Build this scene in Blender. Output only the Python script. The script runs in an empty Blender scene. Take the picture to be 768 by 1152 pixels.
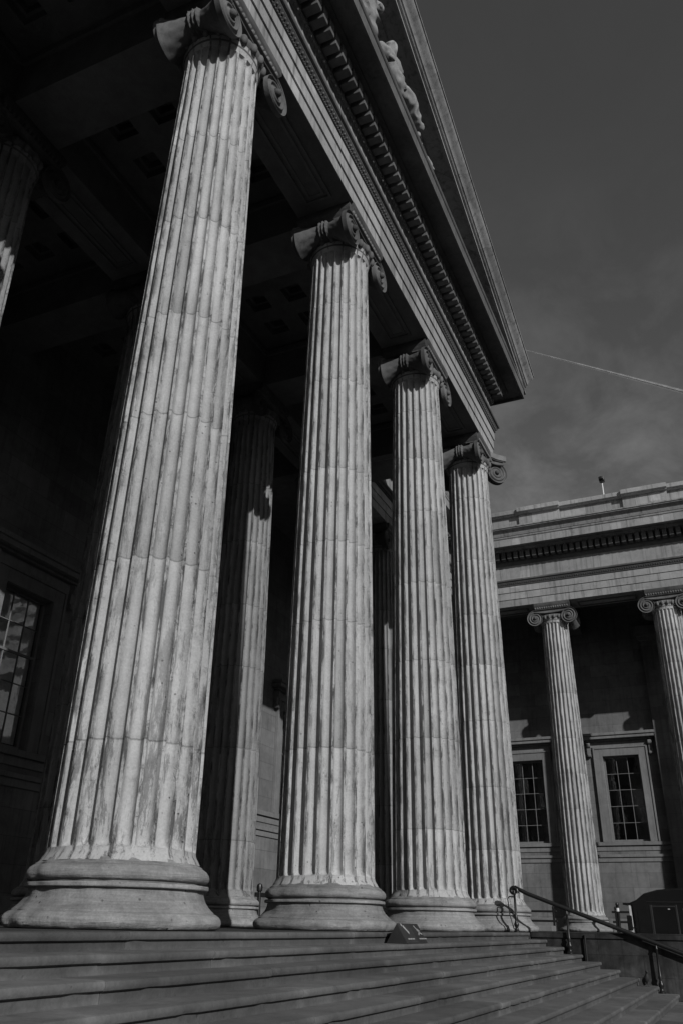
import bpy, math, random
from mathutils import Vector, Matrix
random.seed(7)
R = math.radians
SC = bpy.context.scene
COL = SC.collection

# ------------------------------------------------------------------ camera, sky, sun, exposure
F_PX, YAW, PITCH, ROLL = 919.9, 0.42886, 0.46794, 0.01893
cy_, sy_, cp_, sp_ = math.cos(YAW), math.sin(YAW), math.cos(PITCH), math.sin(PITCH)
fw = Vector((cy_*cp_, sy_*cp_, sp_)); rt = Vector((sy_, -cy_, 0)); up = rt.cross(fw)
r2 = math.cos(ROLL)*rt + math.sin(ROLL)*up; u2 = -math.sin(ROLL)*rt + math.cos(ROLL)*up
cd = bpy.data.cameras.new('camera'); cam = bpy.data.objects.new('camera', cd); COL.objects.link(cam)
cam.matrix_world = Matrix(((r2.x, u2.x, -fw.x, -7.51), (r2.y, u2.y, -fw.y, -5.8766), (r2.z, u2.z, -fw.z, 0.075), (0, 0, 0, 1)))
cd.sensor_width = 36; cd.lens = F_PX/1152*36; cd.clip_start = .05; cd.clip_end = 30000
SC.camera = cam

SUN = Vector((-.80, -1.0, .605)).normalized()           # towards the sun
SUN_EL = math.asin(SUN.z)
w = bpy.data.worlds.new('World'); SC.world = w; w.use_nodes = True
nt = w.node_tree; nt.nodes.clear()
sky = nt.nodes.new('ShaderNodeTexSky'); sky.sky_type = 'NISHITA'; sky.sun_disc = False
sky.sun_elevation = SUN_EL; sky.sun_rotation = math.atan2(SUN.x, SUN.y)
sky.air_density = 1.0; sky.dust_density = .15; sky.ozone_density = 1.0
sep = nt.nodes.new('ShaderNodeSeparateColor')            # black and white film behind a red filter
nt.links.new(sky.outputs[0], sep.inputs[0])
tc = nt.nodes.new('ShaderNodeTexCoord')
mp = nt.nodes.new('ShaderNodeMapping'); mp.inputs['Scale'].default_value = (1.6, 4.2, 6.0); mp.inputs['Rotation'].default_value = (.5, .3, .6)
nz = nt.nodes.new('ShaderNodeTexNoise'); nz.inputs['Scale'].default_value = 2.3; nz.inputs['Detail'].default_value = 10; nz.inputs['Roughness'].default_value = .62; nz.inputs['Distortion'].default_value = .25
nt.links.new(tc.outputs['Generated'], mp.inputs[0]); nt.links.new(mp.outputs[0], nz.inputs['Vector'])
mr = nt.nodes.new('ShaderNodeMapRange'); mr.inputs[1].default_value = .40; mr.inputs[2].default_value = .72; mr.inputs[3].default_value = 1.0; mr.inputs[4].default_value = 1.75
nt.links.new(nz.outputs[0], mr.inputs[0])
mu = nt.nodes.new('ShaderNodeMath'); mu.operation = 'MULTIPLY'
szn = nt.nodes.new('ShaderNodeSeparateXYZ'); nt.links.new(tc.outputs['Generated'], szn.inputs[0])
el = nt.nodes.new('ShaderNodeMapRange'); el.inputs[1].default_value = .50; el.inputs[2].default_value = .74; el.inputs[3].default_value = .85; el.inputs[4].default_value = .06
nt.links.new(szn.outputs[2], el.inputs[0]); nt.links.new(el.outputs[0], mr.inputs[4])
ad = nt.nodes.new('ShaderNodeMath'); ad.operation = 'ADD'; ad.inputs[1].default_value = 1.
mr.inputs[3].default_value = 0.
nt.links.new(mr.outputs[0], ad.inputs[0])
nt.links.new(sep.outputs[0], mu.inputs[0]); nt.links.new(ad.outputs[0], mu.inputs[1])
bg = nt.nodes.new('ShaderNodeBackground'); bg.inputs[1].default_value = .122
nt.links.new(mu.outputs[0], bg.inputs[0])
ow = nt.nodes.new('ShaderNodeOutputWorld'); nt.links.new(bg.outputs[0], ow.inputs[0])

sl = bpy.data.lights.new('sun', 'SUN'); sl.energy = 4.9; sl.angle = R(.5); sl.color = (1, 1, 1)
so = bpy.data.objects.new('sun', sl); COL.objects.link(so); so.rotation_euler = SUN.to_track_quat('Z', 'Y').to_euler()
so.location = (-30, -40, 40)
SC.view_settings.view_transform = 'Standard'; SC.view_settings.look = 'None'
SC.view_settings.exposure = -.66; SC.view_settings.gamma = 1.0; SC.view_settings.use_curve_mapping = False

# ------------------------------------------------------------------ materials
class NT:
    def __init__(s, name):
        s.m = bpy.data.materials.new(name); s.m.use_nodes = True; s.t = s.m.node_tree; s.t.nodes.clear()
        s.out = s.n('ShaderNodeOutputMaterial'); s.b = s.n('ShaderNodeBsdfPrincipled')
        s.t.links.new(s.b.outputs[0], s.out.inputs[0]); s.b.inputs['Specular IOR Level'].default_value = .25
    def n(s, t): return s.t.nodes.new(t)
    def put(s, v, sock):
        if isinstance(v, (int, float)): sock.default_value = v
        elif isinstance(v, tuple): sock.default_value = v
        else: s.t.links.new(v, sock)
    def M(s, op, a, b=0., c=0., clamp=False):
        n = s.n('ShaderNodeMath'); n.operation = op; n.use_clamp = clamp
        s.put(a, n.inputs[0]); s.put(b, n.inputs[1]); s.put(c, n.inputs[2]); return n.outputs[0]
    def ramp(s, v, a, b, lo=0., hi=1.):
        n = s.n('ShaderNodeMapRange'); s.put(v, n.inputs[0])
        for i, q in enumerate((a, b, lo, hi)): n.inputs[i+1].default_value = q
        return n.outputs[0]
    def vec(s, x, y, z):
        n = s.n('ShaderNodeCombineXYZ'); s.put(x, n.inputs[0]); s.put(y, n.inputs[1]); s.put(z, n.inputs[2]); return n.outputs[0]
    def noise(s, v, scale, detail=5, rough=.6, dist=0.):
        n = s.n('ShaderNodeTexNoise'); s.put(v, n.inputs['Vector']); n.inputs['Scale'].default_value = scale
        n.inputs['Detail'].default_value = detail; n.inputs['Roughness'].default_value = rough; n.inputs['Distortion'].default_value = dist
        return n.outputs[0]
    def base(s, v):
        n = s.n('ShaderNodeCombineColor')
        for i in range(3): s.put(v, n.inputs[i])
        s.t.links.new(n.outputs[0], s.b.inputs['Base Color'])
    def bump(s, h, strength, dist=.02):
        n = s.n('ShaderNodeBump'); n.inputs['Strength'].default_value = strength; n.inputs['Distance'].default_value = dist
        s.put(h, n.inputs['Height']); s.t.links.new(n.outputs[0], s.b.inputs['Normal'])
    def coords(s):
        tc = s.n('ShaderNodeTexCoord'); oi = s.n('ShaderNodeObjectInfo')
        sp = s.n('ShaderNodeSeparateXYZ'); s.t.links.new(tc.outputs['Object'], sp.inputs[0])
        rnd = oi.outputs['Random']
        x, y, z = sp.outputs
        off = s.M('MULTIPLY', rnd, 57.)
        return x, y, z, rnd, s.vec(s.M('ADD', x, off), y, s.M('ADD', z, off))

def stone(name, base=.4, dirt=.5, streaks=.5, pits=.5, fine=1., ashlar=None, fluted=False, tone=False, rough=.88, bump=.5, mott=.22, horiz=False, blocks=0, edge=0, bed=0):
    s = NT(name); x, y, z, rnd, P = s.coords()
    big = s.noise(P, .55, 4, .55); mid = s.noise(P, 3.2, 6, .65, .4); fin = s.noise(P, 38, 4, .7)
    v = s.M('MULTIPLY', base*.8, s.ramp(big, .3, .7, 1-mott, 1+mott*.5))
    v = s.M('MULTIPLY', v, s.ramp(mid, .3, .72, 1-mott*.8, 1+mott*.45))
    v = s.M('MULTIPLY', v, s.ramp(fin, .3, .7, 1-.09*fine, 1+.07*fine))
    h = s.M('ADD', s.M('MULTIPLY', mid, .5), s.M('MULTIPLY', fin, .35))
    if streaks:                                                       # rain streaks run down the stone
        sv = s.vec(s.M('MULTIPLY', s.M('ADD', x, s.M('MULTIPLY', rnd, 31.)), 7.), s.M('MULTIPLY', y, 7.), s.M('MULTIPLY', z, .32))
        st = s.noise(sv, 1.0, 5, .65, .3)
        v = s.M('MULTIPLY', v, s.ramp(st, .5, .72, 1., 1-.55*streaks))
    if dirt:                                                          # soot patches with ragged edges
        dp = s.M('MULTIPLY', s.ramp(s.noise(P, 1.3, 7, .72, .8), .56, .68), s.ramp(s.noise(P, 11, 5, .75), .4, .6))
        v = s.M('MULTIPLY', v, s.M('SUBTRACT', 1., s.M('MULTIPLY', dp, .5*dirt)))
    if pits:
        vo = s.n('ShaderNodeTexVoronoi'); s.put(P, vo.inputs['Vector']); vo.inputs['Scale'].default_value = 9.
        pr = s.M('MULTIPLY', s.ramp(vo.outputs['Distance'], .06, .13, 1., 0.), s.ramp(s.noise(P, 2.1, 3, .6), .5, .58))
        v = s.M('MULTIPLY', v, s.M('SUBTRACT', 1., s.M('MULTIPLY', pr, .55*pits)))
        h = s.M('SUBTRACT', h, s.M('MULTIPLY', pr, .9))
    if ashlar:
        bw, bh = ashlar
        br = s.n('ShaderNodeTexBrick'); br.offset = .5
        if horiz: s.put(s.vec(x, y, 0.), br.inputs['Vector'])
        else: s.put(s.vec(s.M('ADD', x, y), z, 0.), br.inputs['Vector'])
        br.inputs['Color1'].default_value = (.82,)*3+(1,); br.inputs['Color2'].default_value = (1.08,)*3+(1,); br.inputs['Mortar'].default_value = (.5,)*3+(1,)
        br.inputs['Scale'].default_value = 1.; br.inputs['Mortar Size'].default_value = .006; br.inputs['Mortar Smooth'].default_value = .2
        br.inputs['Brick Width'].default_value = bw; br.inputs['Row Height'].default_value = bh; br.inputs['Bias'].default_value = .0
        bs = s.n('ShaderNodeSeparateColor'); s.t.links.new(br.outputs['Color'], bs.inputs[0])
        v = s.M('MULTIPLY', v, bs.outputs[0]); h = s.M('SUBTRACT', h, s.M('MULTIPLY', br.outputs['Fac'], .8))
    if bed:                                                           # bedding lines of the stone
        bd = s.noise(s.vec(s.M('ADD', s.M('MULTIPLY', x, 1.3), s.M('MULTIPLY', rnd, 40.)), s.M('MULTIPLY', y, 1.3), s.M('MULTIPLY', z, 24.)), 1.2, 6, .7, .5)
        v = s.M('MULTIPLY', v, s.ramp(bd, .35, .68, 1+bed*.4, 1-bed)); h = s.M('SUBTRACT', h, s.M('MULTIPLY', bd, .9))
    if blocks:                                                        # long blocks, thin joints, a few newer patches
        u = s.M('DIVIDE', s.M('ADD', x, y), blocks); wn = s.n('ShaderNodeTexWhiteNoise'); wn.noise_dimensions = '2D'
        s.put(s.vec(s.M('FLOOR', u), s.M('FLOOR', s.M('MULTIPLY', z, .9)), 0.), wn.inputs['Vector'])
        v = s.M('MULTIPLY', v, s.ramp(wn.outputs[0], 0., 1., .80, 1.12))
        jl = s.M('LESS_THAN', s.M('FRACT', u), .012/blocks); v = s.M('MULTIPLY', v, s.M('SUBTRACT', 1., s.M('MULTIPLY', jl, .45)))
        w2 = s.n('ShaderNodeTexWhiteNoise'); w2.noise_dimensions = '2D'
        s.put(s.vec(s.M('FLOOR', s.M('DIVIDE', s.M('ADD', x, y), .47)), s.M('FLOOR', s.M('DIVIDE', z, .43)), 0.), w2.inputs['Vector'])
        v = s.M('MULTIPLY', v, s.M('ADD', 1., s.M('MULTIPLY', s.M('GREATER_THAN', w2.outputs[0], .978), .3)))
    if edge:                                                          # worn pale edges, grime in the hollows
        ge = s.n('ShaderNodeNewGeometry'); pt = ge.outputs['Pointiness']; wob = s.M('MULTIPLY', s.M('SUBTRACT', s.noise(P, 14, 5, .7), .5), .05); pt = s.M('ADD', pt, wob)
        v = s.M('MULTIPLY', v, s.ramp(pt, .515, .60, 1., 1+edge)); v = s.M('MULTIPLY', v, s.ramp(pt, .40, .488, 1-edge, 1.))
    if tone:                                                          # stone by stone variation stored on the faces
        at = s.n('ShaderNodeAttribute'); at.attribute_name = 'tone'
        v = s.M('MULTIPLY', v, at.outputs['Fac'])
    if fluted:                                                        # lichen and soot keep to the arrises and low down
        ph = s.M('FRACT', s.M('ADD', s.M('MULTIPLY', s.M('ARCTAN2', y, x), 24/(2*math.pi)), 24.))
        arris = s.ramp(s.M('ABSOLUTE', s.M('SUBTRACT', ph, .5)), .33, .42)
        pv = s.vec(s.M('MULTIPLY', s.M('ADD', x, s.M('MULTIPLY', rnd, 91.)), 5.), s.M('MULTIPLY', y, 5.), s.M('MULTIPLY', z, .9))
        sp2 = s.ramp(s.noise(pv, 1.6, 8, .78, .3), .47, .57)
        v = s.M('MULTIPLY', v, s.M('SUBTRACT', 1., s.M('MULTIPLY', s.M('MULTIPLY', sp2, arris), .75)))
        h = s.M('SUBTRACT', h, s.M('MULTIPLY', s.M('MULTIPLY', arris, s.ramp(s.noise(P, 6.5, 6, .7), .56, .66)), 1.2))
        low = s.ramp(z, .5, 5.5, 1., .25)
        lp = s.M('MULTIPLY', s.ramp(s.noise(pv, .9, 10, .84, .15), .53, .575), low)
        v = s.M('MULTIPLY', v, s.M('SUBTRACT', 1., s.M('MULTIPLY', s.M('MULTIPLY', lp, .62), s.ramp(s.M('FRACT', s.M('MULTIPLY', rnd, 7.3)), 0., 1., .45, 1.))))
    s.base(s.M('MAXIMUM', v, .012)); s.b.inputs['Roughness'].default_value = rough
    s.bump(h, bump, .015)
    return s.m

def plain(name, v, rough=.5, metal=0., var=.25, spec=.4, scale=6.):
    s = NT(name); x, y, z, rnd, P = s.coords()
    n = s.noise(P, scale, 6, .65)
    s.base(s.M('MULTIPLY', v, s.ramp(n, .3, .7, 1-var, 1+var))); s.b.inputs['Roughness'].default_value = rough
    s.b.inputs['Metallic'].default_value = metal; s.b.inputs['Specular IOR Level'].default_value = spec
    s.bump(s.noise(P, 60, 3, .6), .12, .004)
    return s.m

def glass(name, tint=.5, thru=.75):
    s = NT(name); s.t.nodes.remove(s.b)
    tr = s.n('ShaderNodeBsdfTransparent'); tr.inputs[0].default_value = (tint, tint, tint, 1)
    gl = s.n('ShaderNodeBsdfGlossy'); gl.inputs['Roughness'].default_value = .03; gl.inputs[0].default_value = (.8, .8, .8, 1)
    fr = s.n('ShaderNodeFresnel'); fr.inputs[0].default_value = 1.5
    x, y, z, rnd, P = s.coords()
    bp = s.n('ShaderNodeBump'); bp.inputs['Strength'].default_value = .08; bp.inputs['Distance'].default_value = .05
    s.put(s.noise(P, 1.4, 3, .5), bp.inputs['Height']); s.t.links.new(bp.outputs[0], gl.inputs['Normal'])
    mx = s.n('ShaderNodeMixShader'); s.t.links.new(s.M('ADD', fr.outputs[0], 1-thru-.2, clamp=True), mx.inputs[0])
    s.t.links.new(tr.outputs[0], mx.inputs[1]); s.t.links.new(gl.outputs[0], mx.inputs[2]); s.t.links.new(mx.outputs[0], s.out.inputs[0])
    return s.m

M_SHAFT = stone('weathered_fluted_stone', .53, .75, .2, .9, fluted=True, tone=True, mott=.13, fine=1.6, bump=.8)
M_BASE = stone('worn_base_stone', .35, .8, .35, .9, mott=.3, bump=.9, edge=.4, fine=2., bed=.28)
M_CAP = stone('darkened_capital_stone', .165, .8, .5, .3, mott=.4, edge=.3)  # base colour darkened to deepen the shade on the capitals
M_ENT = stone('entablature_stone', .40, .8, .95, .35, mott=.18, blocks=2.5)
M_ENTD = stone('dark_cornice_stone', .16, .6, .5, .2, mott=.3)  # darker base colour for mouldings, dentils, cornice and tympanum
M_CEIL = stone('darkened_ceiling_stone', .20, .4, 0, .1, mott=.25)  # shade under the roof is put into this darker base colour
M_WALL = stone('ashlar_wall_stone', .23, .6, .5, .2, ashlar=(1.5, .62), mott=.25)
M_TRIM = stone('window_trim_stone', .25, .4, .5, .2, mott=.2)
M_STEP = stone('granite_step', .122, .7, .3, .9, mott=.3, tone=True, bump=.5, rough=.72, edge=.6, fine=1.5)
M_CHEEK = stone('stained_granite', .075, 1., 1., .7, ashlar=(1.9, .42), mott=.85, rough=.75)
M_PAVE = stone('york_paving', .065, .5, 0, .3, ashlar=(1.2, .8), mott=.25, horiz=True)
M_GROUND = stone('forecourt_asphalt', .06, .4, 0, .3, mott=.25)
M_STATUE = stone('sculpture_stone', .33, .9, .6, .2, mott=.35, edge=.5)
M_TERR = stone('dark_brick_wall', .10, .5, .4, 0, ashlar=(.24, .08), mott=.2)
M_IRON = plain('black_painted_iron', .012, .38, 0., .3, .5)
M_WHITE = plain('white_paint', .62, .5, 0., .12)
M_MUNTIN = plain('window_frame_paint', .16, .5, 0., .15)
M_GLASS = glass('window_glass', .9, .56)
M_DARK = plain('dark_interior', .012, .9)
M_PANE_BACK = plain('pale_pane_back', .85, .8)
M_LEAD = plain('grey_lead_roof', .12, .7)

# ------------------------------------------------------------------ mesh helpers
class MB:
    def __init__(s): s.v = []; s.f = []; s.tone = {}
    def add(s, vs, fs, tone=None):
        o = len(s.v); s.v += [tuple(q) for q in vs]
        for f in fs:
            if tone is not None: s.tone[len(s.f)] = tone
            s.f.append([i+o for i in f])
    def box(s, x0, x1, y0, y1, z0, z1, tone=None):
        s.add([(x0,y0,z0),(x1,y0,z0),(x1,y1,z0),(x0,y1,z0),(x0,y0,z1),(x1,y0,z1),(x1,y1,z1),(x0,y1,z1)],
              [(0,3,2,1),(4,5,6,7),(0,1,5,4),(1,2,6,5),(2,3,7,6),(3,0,4,7)], tone)
    def lathe(s, prof, c=(0,0,0), seg=48, axis='z', caps=True):
        vs = []
        for r, h in prof:
            for i in range(seg):
                a = 2*math.pi*i/seg; p = (r*math.cos(a), r*math.sin(a), h)
                if axis == 'y': p = (p[0], h, p[1])
                if axis == 'x': p = (h, p[0], p[1])
                vs.append((p[0]+c[0], p[1]+c[1], p[2]+c[2]))
        fs = []
        for j in range(len(prof)-1):
            for i in range(seg):
                k = (i+1) % seg; fs.append((j*seg+i, j*seg+k, (j+1)*seg+k, (j+1)*seg+i))
        if caps: fs.append(tuple(range(seg-1, -1, -1))); fs.append(tuple((len(prof)-1)*seg+i for i in range(seg)))
        s.add(vs, fs)
    def ball(s, c, r, seg=8, rings=5, sq=(1,1,1)):
        vs = [(c[0], c[1], c[2]-r*sq[2])]
        for j in range(1, rings):
            a = math.pi*j/rings
            for i in range(seg):
                b = 2*math.pi*i/seg; vs.append((c[0]+r*sq[0]*math.sin(a)*math.cos(b), c[1]+r*sq[1]*math.sin(a)*math.sin(b), c[2]-r*sq[2]*math.cos(a)))
        vs.append((c[0], c[1], c[2]+r*sq[2])); fs = []
        for i in range(seg):
            k = (i+1) % seg; fs.append((0, 1+k, 1+i)); t = len(vs)-1; o = 1+(rings-2)*seg; fs.append((t, o+i, o+k))
            for j in range(rings-2): o = 1+j*seg; fs.append((o+i, o+k, o+seg+k, o+seg+i))
        s.add(vs, fs)
    def tube(s, pts, rad, seg=10):
        pts = [Vector(p) for p in pts]; n = len(pts); vs = []
        rads = rad if isinstance(rad, (list, tuple)) else [rad]*n
        prev = None
        for i, p in enumerate(pts):
            t = (pts[min(i+1, n-1)]-pts[max(i-1, 0)]).normalized()
            if prev is None: a = Vector((0,0,1)) if abs(t.z) < .9 else Vector((1,0,0)); e = t.cross(a).normalized()
            else: e = (prev-t*prev.dot(t)).normalized()
            prev = e; g = t.cross(e)
            for k in range(seg):
                q = 2*math.pi*k/seg; vs.append(p+(e*math.cos(q)+g*math.sin(q))*rads[i])
        fs = [(i*seg+k, i*seg+(k+1) % seg, (i+1)*seg+(k+1) % seg, (i+1)*seg+k) for i in range(n-1) for k in range(seg)]
        fs += [tuple(range(seg-1, -1, -1)), tuple((n-1)*seg+k for k in range(seg))]
        s.add(vs, fs)
    def sweep(s, prof, path):
        """closed profile (outward, z) along a plan polyline; outward is to the right of travel"""
        n = len(path); P = [Vector((p[0], p[1])) for p in path]; vs = []
        nm = []
        for i in range(n-1):
            d = (P[i+1]-P[i]).normalized(); nm.append(Vector((d.y, -d.x)))
        for i in range(n):
            if i == 0: o = nm[0]
            elif i == n-1: o = nm[-1]
            else: o = (nm[i-1]+nm[i])/(1+nm[i-1].dot(nm[i]))
            for a, z in prof: vs.append((P[i].x+o.x*a, P[i].y+o.y*a, z))
        m = len(prof); fs = [(i*m+k, i*m+(k+1) % m, (i+1)*m+(k+1) % m, (i+1)*m+k) for i in range(n-1) for k in range(m)]
        fs += [tuple(range(m-1, -1, -1)), tuple((n-1)*m+k for k in range(m))]
        s.add(vs, fs)
    def build(s, name, mat, parent=None, smooth=None, bevel=0, tone=False, loc=None):
        me = bpy.data.meshes.new(name); me.from_pydata(s.v, [], s.f); me.update()
        me.materials.append(mat)
        if tone:
            at = me.attributes.new('tone', 'FLOAT', 'FACE'); at.data.foreach_set('value', [s.tone.get(i, 1.) for i in range(len(s.f))])
        if smooth is not None: me.shade_smooth(); me.set_sharp_from_angle(angle=R(smooth))
        o = bpy.data.objects.new(name, me); COL.objects.link(o)
        if parent: o.parent = parent
        if loc: o.location = loc
        if bevel:
            b = o.modifiers.new('bevel', 'BEVEL'); b.width = bevel; b.segments = 2; b.limit_method = 'ANGLE'; b.angle_limit = R(40)
        return o

def tag(o, label=None, cat=None, group=None, kind=None):
    if label and not kind: kind = 'thing'
    for k, v in (('label', label), ('category', cat), ('group', group), ('kind', kind)):
        if v: o[k] = v
    return o
def empty(name, loc=(0,0,0), **kw):
    o = bpy.data.objects.new(name, None); COL.objects.link(o); o.location = loc; o.empty_display_size = .2
    return tag(o, **kw)
def copy_tree(o, parent=None):
    c = o.copy(); COL.objects.link(c)
    if parent: c.parent = parent; c.matrix_parent_inverse = o.matrix_parent_inverse.copy()
    for ch in list(o.children): copy_tree(ch, c)
    return c

# ------------------------------------------------------------------ ground, landing, steps
S = 5.0133                      # column spacing
GZ = -1.68
g = MB(); g.add([(-2500,-2500,GZ),(2500,-2500,GZ),(2500,2500,GZ),(-2500,2500,GZ)], [(0,1,2,3)])
tag(g.build('forecourt_ground', M_GROUND), kind='structure')
g = MB(); g.box(-24, 14.0, -1.04, 12, -.5, 0); g.box(14.0, 16.4, -1.1, 12, GZ-.1, 0)
g.box(16.4, 29.0, 3.6, 12, GZ-.1, 0); g.box(29.0, 46, -18, 12, GZ-.1, 0)
tag(g.build('landing_paving', M_PAVE), kind='structure')
Y0, TR, RI, NT_ = -1.1, .39, .14, .07
st = MB()
for k in range(12):
    y, z = Y0-TR*k, -RI*k
    x = -24.
    while x < 13.96:
        L = random.uniform(1.5, 2.9); x1 = min(x+L, 13.97)
        if 13.97-x1 < .7: x1 = 13.97
        dz, dy = random.uniform(-.003, .003), random.uniform(-.005, .005); tn = random.uniform(.82, 1.14)
        n = max(2, int((x1-x)/.13)); prof0 = [(.42, 0), (.028, 0), (.008, -.007), (0, -.024), (0, -.046), (.008, -.062), (.024, NT_*-1), (.04, -.073), (.04, -RI-.02), (.42, -RI-.02)]
        vs = []; m = len(prof0)
        for i in range(n+1):
            xx = x+.0035+(x1-x-.007)*i/n; chip = random.uniform(-.0012, .0015) if random.random() < .93 else random.uniform(.006, .028)
            worn = -.002*abs(math.sin(xx*1.7+k))
            for j, (a, b) in enumerate(prof0):
                c = chip if 1 <= j <= 6 else 0
                vs.append((xx, y+a+dy+c, z+b+dz+(worn if j in (1, 2, 3) else 0)))
        fs = [(i*m+j, i*m+(j+1) % m, (i+1)*m+(j+1) % m, (i+1)*m+j) for i in range(n) for j in range(m)]
        fs += [tuple(range(m-1, -1, -1)), tuple(n*m+j for j in range(m))]
        st.add(vs, fs, tn); x = x1
o = st.build('entrance_steps', M_STEP, smooth=35, tone=True); tag(o, kind='structure')

# buildings round the court, out of the picture: they close the low sky
m = MB()
for i in range(12):
    x = -110+i*19.; h = random.uniform(21, 27); m.box(x, x+18.9, -88, -72, GZ, GZ+h); m.box(x+2, x+3.5, -85, -78, GZ+h, GZ+h+2)
o = m.build('sky_block_terrace', M_TERR); tag(o, 'unseen terrace of dark brick houses added across the street to block low sky', 'houses')
m = MB(); m.box(-52, -37, -19, 14, GZ, 19.6); m.box(-37, -36.2, -19, 14, 16.6, 18)
o = m.build('sky_block_wing', M_TERR); tag(o, 'unseen plain block added as the opposite museum wing to block low sky', 'wing')

# ------------------------------------------------------------------ columns
ZB, ZT, RB, RT = .719, 13.20, .76, .615
def shaft_mesh(seed):
    rnd = random.Random(seed); mb = MB()
    NF, per = 24, 11
    js = []; z = ZB+rnd.uniform(.9, 1.9)
    while z < ZT-.9: js.append(z); z += rnd.uniform(1.45, 2.15)
    zs = [ZB-.12, ZB-.075, ZB-.045, ZB-.02] + [ZB+.09*(i/8)**1.6 for i in range(9)]
    top = ZT-.10
    zs += [top-.09*(i/8)**1.6 for i in range(9)] + [top+.02, top+.05, ZT, ZT+.1]
    body = [ZB+.16+i*(top-.26-ZB)/26 for i in range(27)]
    for q in body:
        if all(abs(q-j) > .05 for j in js): zs.append(q)
    for j in js: zs += [j-.010, j-.003, j+.003, j+.010]
    zs.sort()
    def rad(z):
        t = min(1, max(0, (z-ZB)/(ZT-ZB))); r = RB+(RT-RB)*(t**1.45)
        if z < ZB: r += .055*(min(1, (ZB-z)/.1))**2
        if z > top+.01: r += .03*((z-top-.01)/.1)
        return r
    ang = []
    for f in range(NF):
        a0 = 2*math.pi*f/NF; pit = 2*math.pi/NF; fi = .17
        ang.append((a0, 0)); ang.append((a0+pit*fi/2, 0))
        for i in range(1, per): t = i/per; ang.append((a0+pit*(fi/2+(1-fi)*t), math.sqrt(max(0, 1-abs(2*t-1)**2.5))))
        ang.append((a0+pit*(1-fi/2), 0))
    na = len(ang); drum_r = [rnd.uniform(-.0012, .0012) for _ in range(len(js)+1)]
    vs = []
    for z in zs:
        r0 = rad(z); d = sum(1 for j in js if z > j); dr = drum_r[d]
        near = min([abs(z-j) for j in js]+[9])
        if z <= ZB or z >= top: ef = 0.
        else:
            q = min(z-ZB, top-z)/.09; ef = 1. if q >= 1 else math.sqrt(1-(1-q)**2)
        for i, (a, dep) in enumerate(ang):
            dp = .094*(r0/RB)
            if 0 < ef < 1: dd = dp*max(0, dep-(1-ef)*1.0)*1.0
            else: dd = dp*dep*ef
            r = r0+dr-dd
            if near < .005: r -= .004+.002*math.sin(i*1.7+z*9)
            zz = z
            if near < .02: zz += .002*math.sin(i*.9+z)+.002*math.sin(i*2.3)
            vs.append((r*math.cos(a), r*math.sin(a), zz))
    per_f = na//NF; fs_t = {}
    for d in range(len(js)+1):
        base = rnd.uniform(.93, 1.05)
        for f in range(NF):
            fs_t[(d, f)] = base*(rnd.uniform(.93, 1.05) if rnd.random() > .12 else rnd.uniform(.72, .88))
    mb.v = vs
    for k in range(len(zs)-1):
        zm = (zs[k]+zs[k+1])/2; d = sum(1 for j in js if zm > j); jn = any(abs(zm-j) < .01 for j in js)
        for i in range(na):
            n = (i+1) % na; mb.tone[len(mb.f)] = .62 if jn else fs_t[(d, i//per_f)]
            mb.f.append([k*na+i, k*na+n, (k+1)*na+n, (k+1)*na+i])
    return mb
BASE_PROF = [(1.0, 0), (1.045, .012), (1.07, .035), (1.082, .065), (1.078, .095), (1.055, .125), (1.025, .145), (1.012, .150), (1.0, .151), (.995, .165), (.968, .185), (.935, .215), (.905, .25), (.885, .285), (.874, .32), (.872, .358),
             (.874, .362), (.912, .363), (.918, .37), (.919, .395), (.914, .403), (.872, .405), (.870, .422), (.885, .426), (.908, .438), (.922, .46), (.925, .482), (.917, .51), (.895, .54), (.862, .562), (.85, .566), (.848, .58), (.83, .584), (.812, .60), (.795, .625)]
def base_mesh(seed):
    rnd = random.Random(seed+99); seg = 160; mb = MB()
    prof = []
    for i in range(len(BASE_PROF)-1):
        (a, b), (c, d) = BASE_PROF[i], BASE_PROF[i+1]; prof += [(a, b)]
    prof.append(BASE_PROF[-1]); mb.lathe(prof, seg=seg)
    ph = [(rnd.uniform(0, 6.28), rnd.randint(3, 23), rnd.uniform(.001, .0035)) for _ in range(7)]
    chips = [(rnd.uniform(0, 6.28), rnd.uniform(.02, .11), rnd.uniform(.015, .07)) for _ in range(60)]
    out = []
    for (x, y, z) in mb.v:
        a = math.atan2(y, x); r = math.hypot(x, y); k = sum(m*math.sin(f*a+p+z*14) for p, f, m in ph)
        for ca, cz, cs in chips:
            d2 = (((a-ca+math.pi) % (2*math.pi)-math.pi)*r)**2+(z-cz)**2
            k -= .016*math.exp(-d2/(cs*cs*.35))
        out.append((x*(r+k)/r, y*(r+k)/r, z))
    mb.v = out; return mb
ZC = 13.36                        # volute centre height
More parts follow.
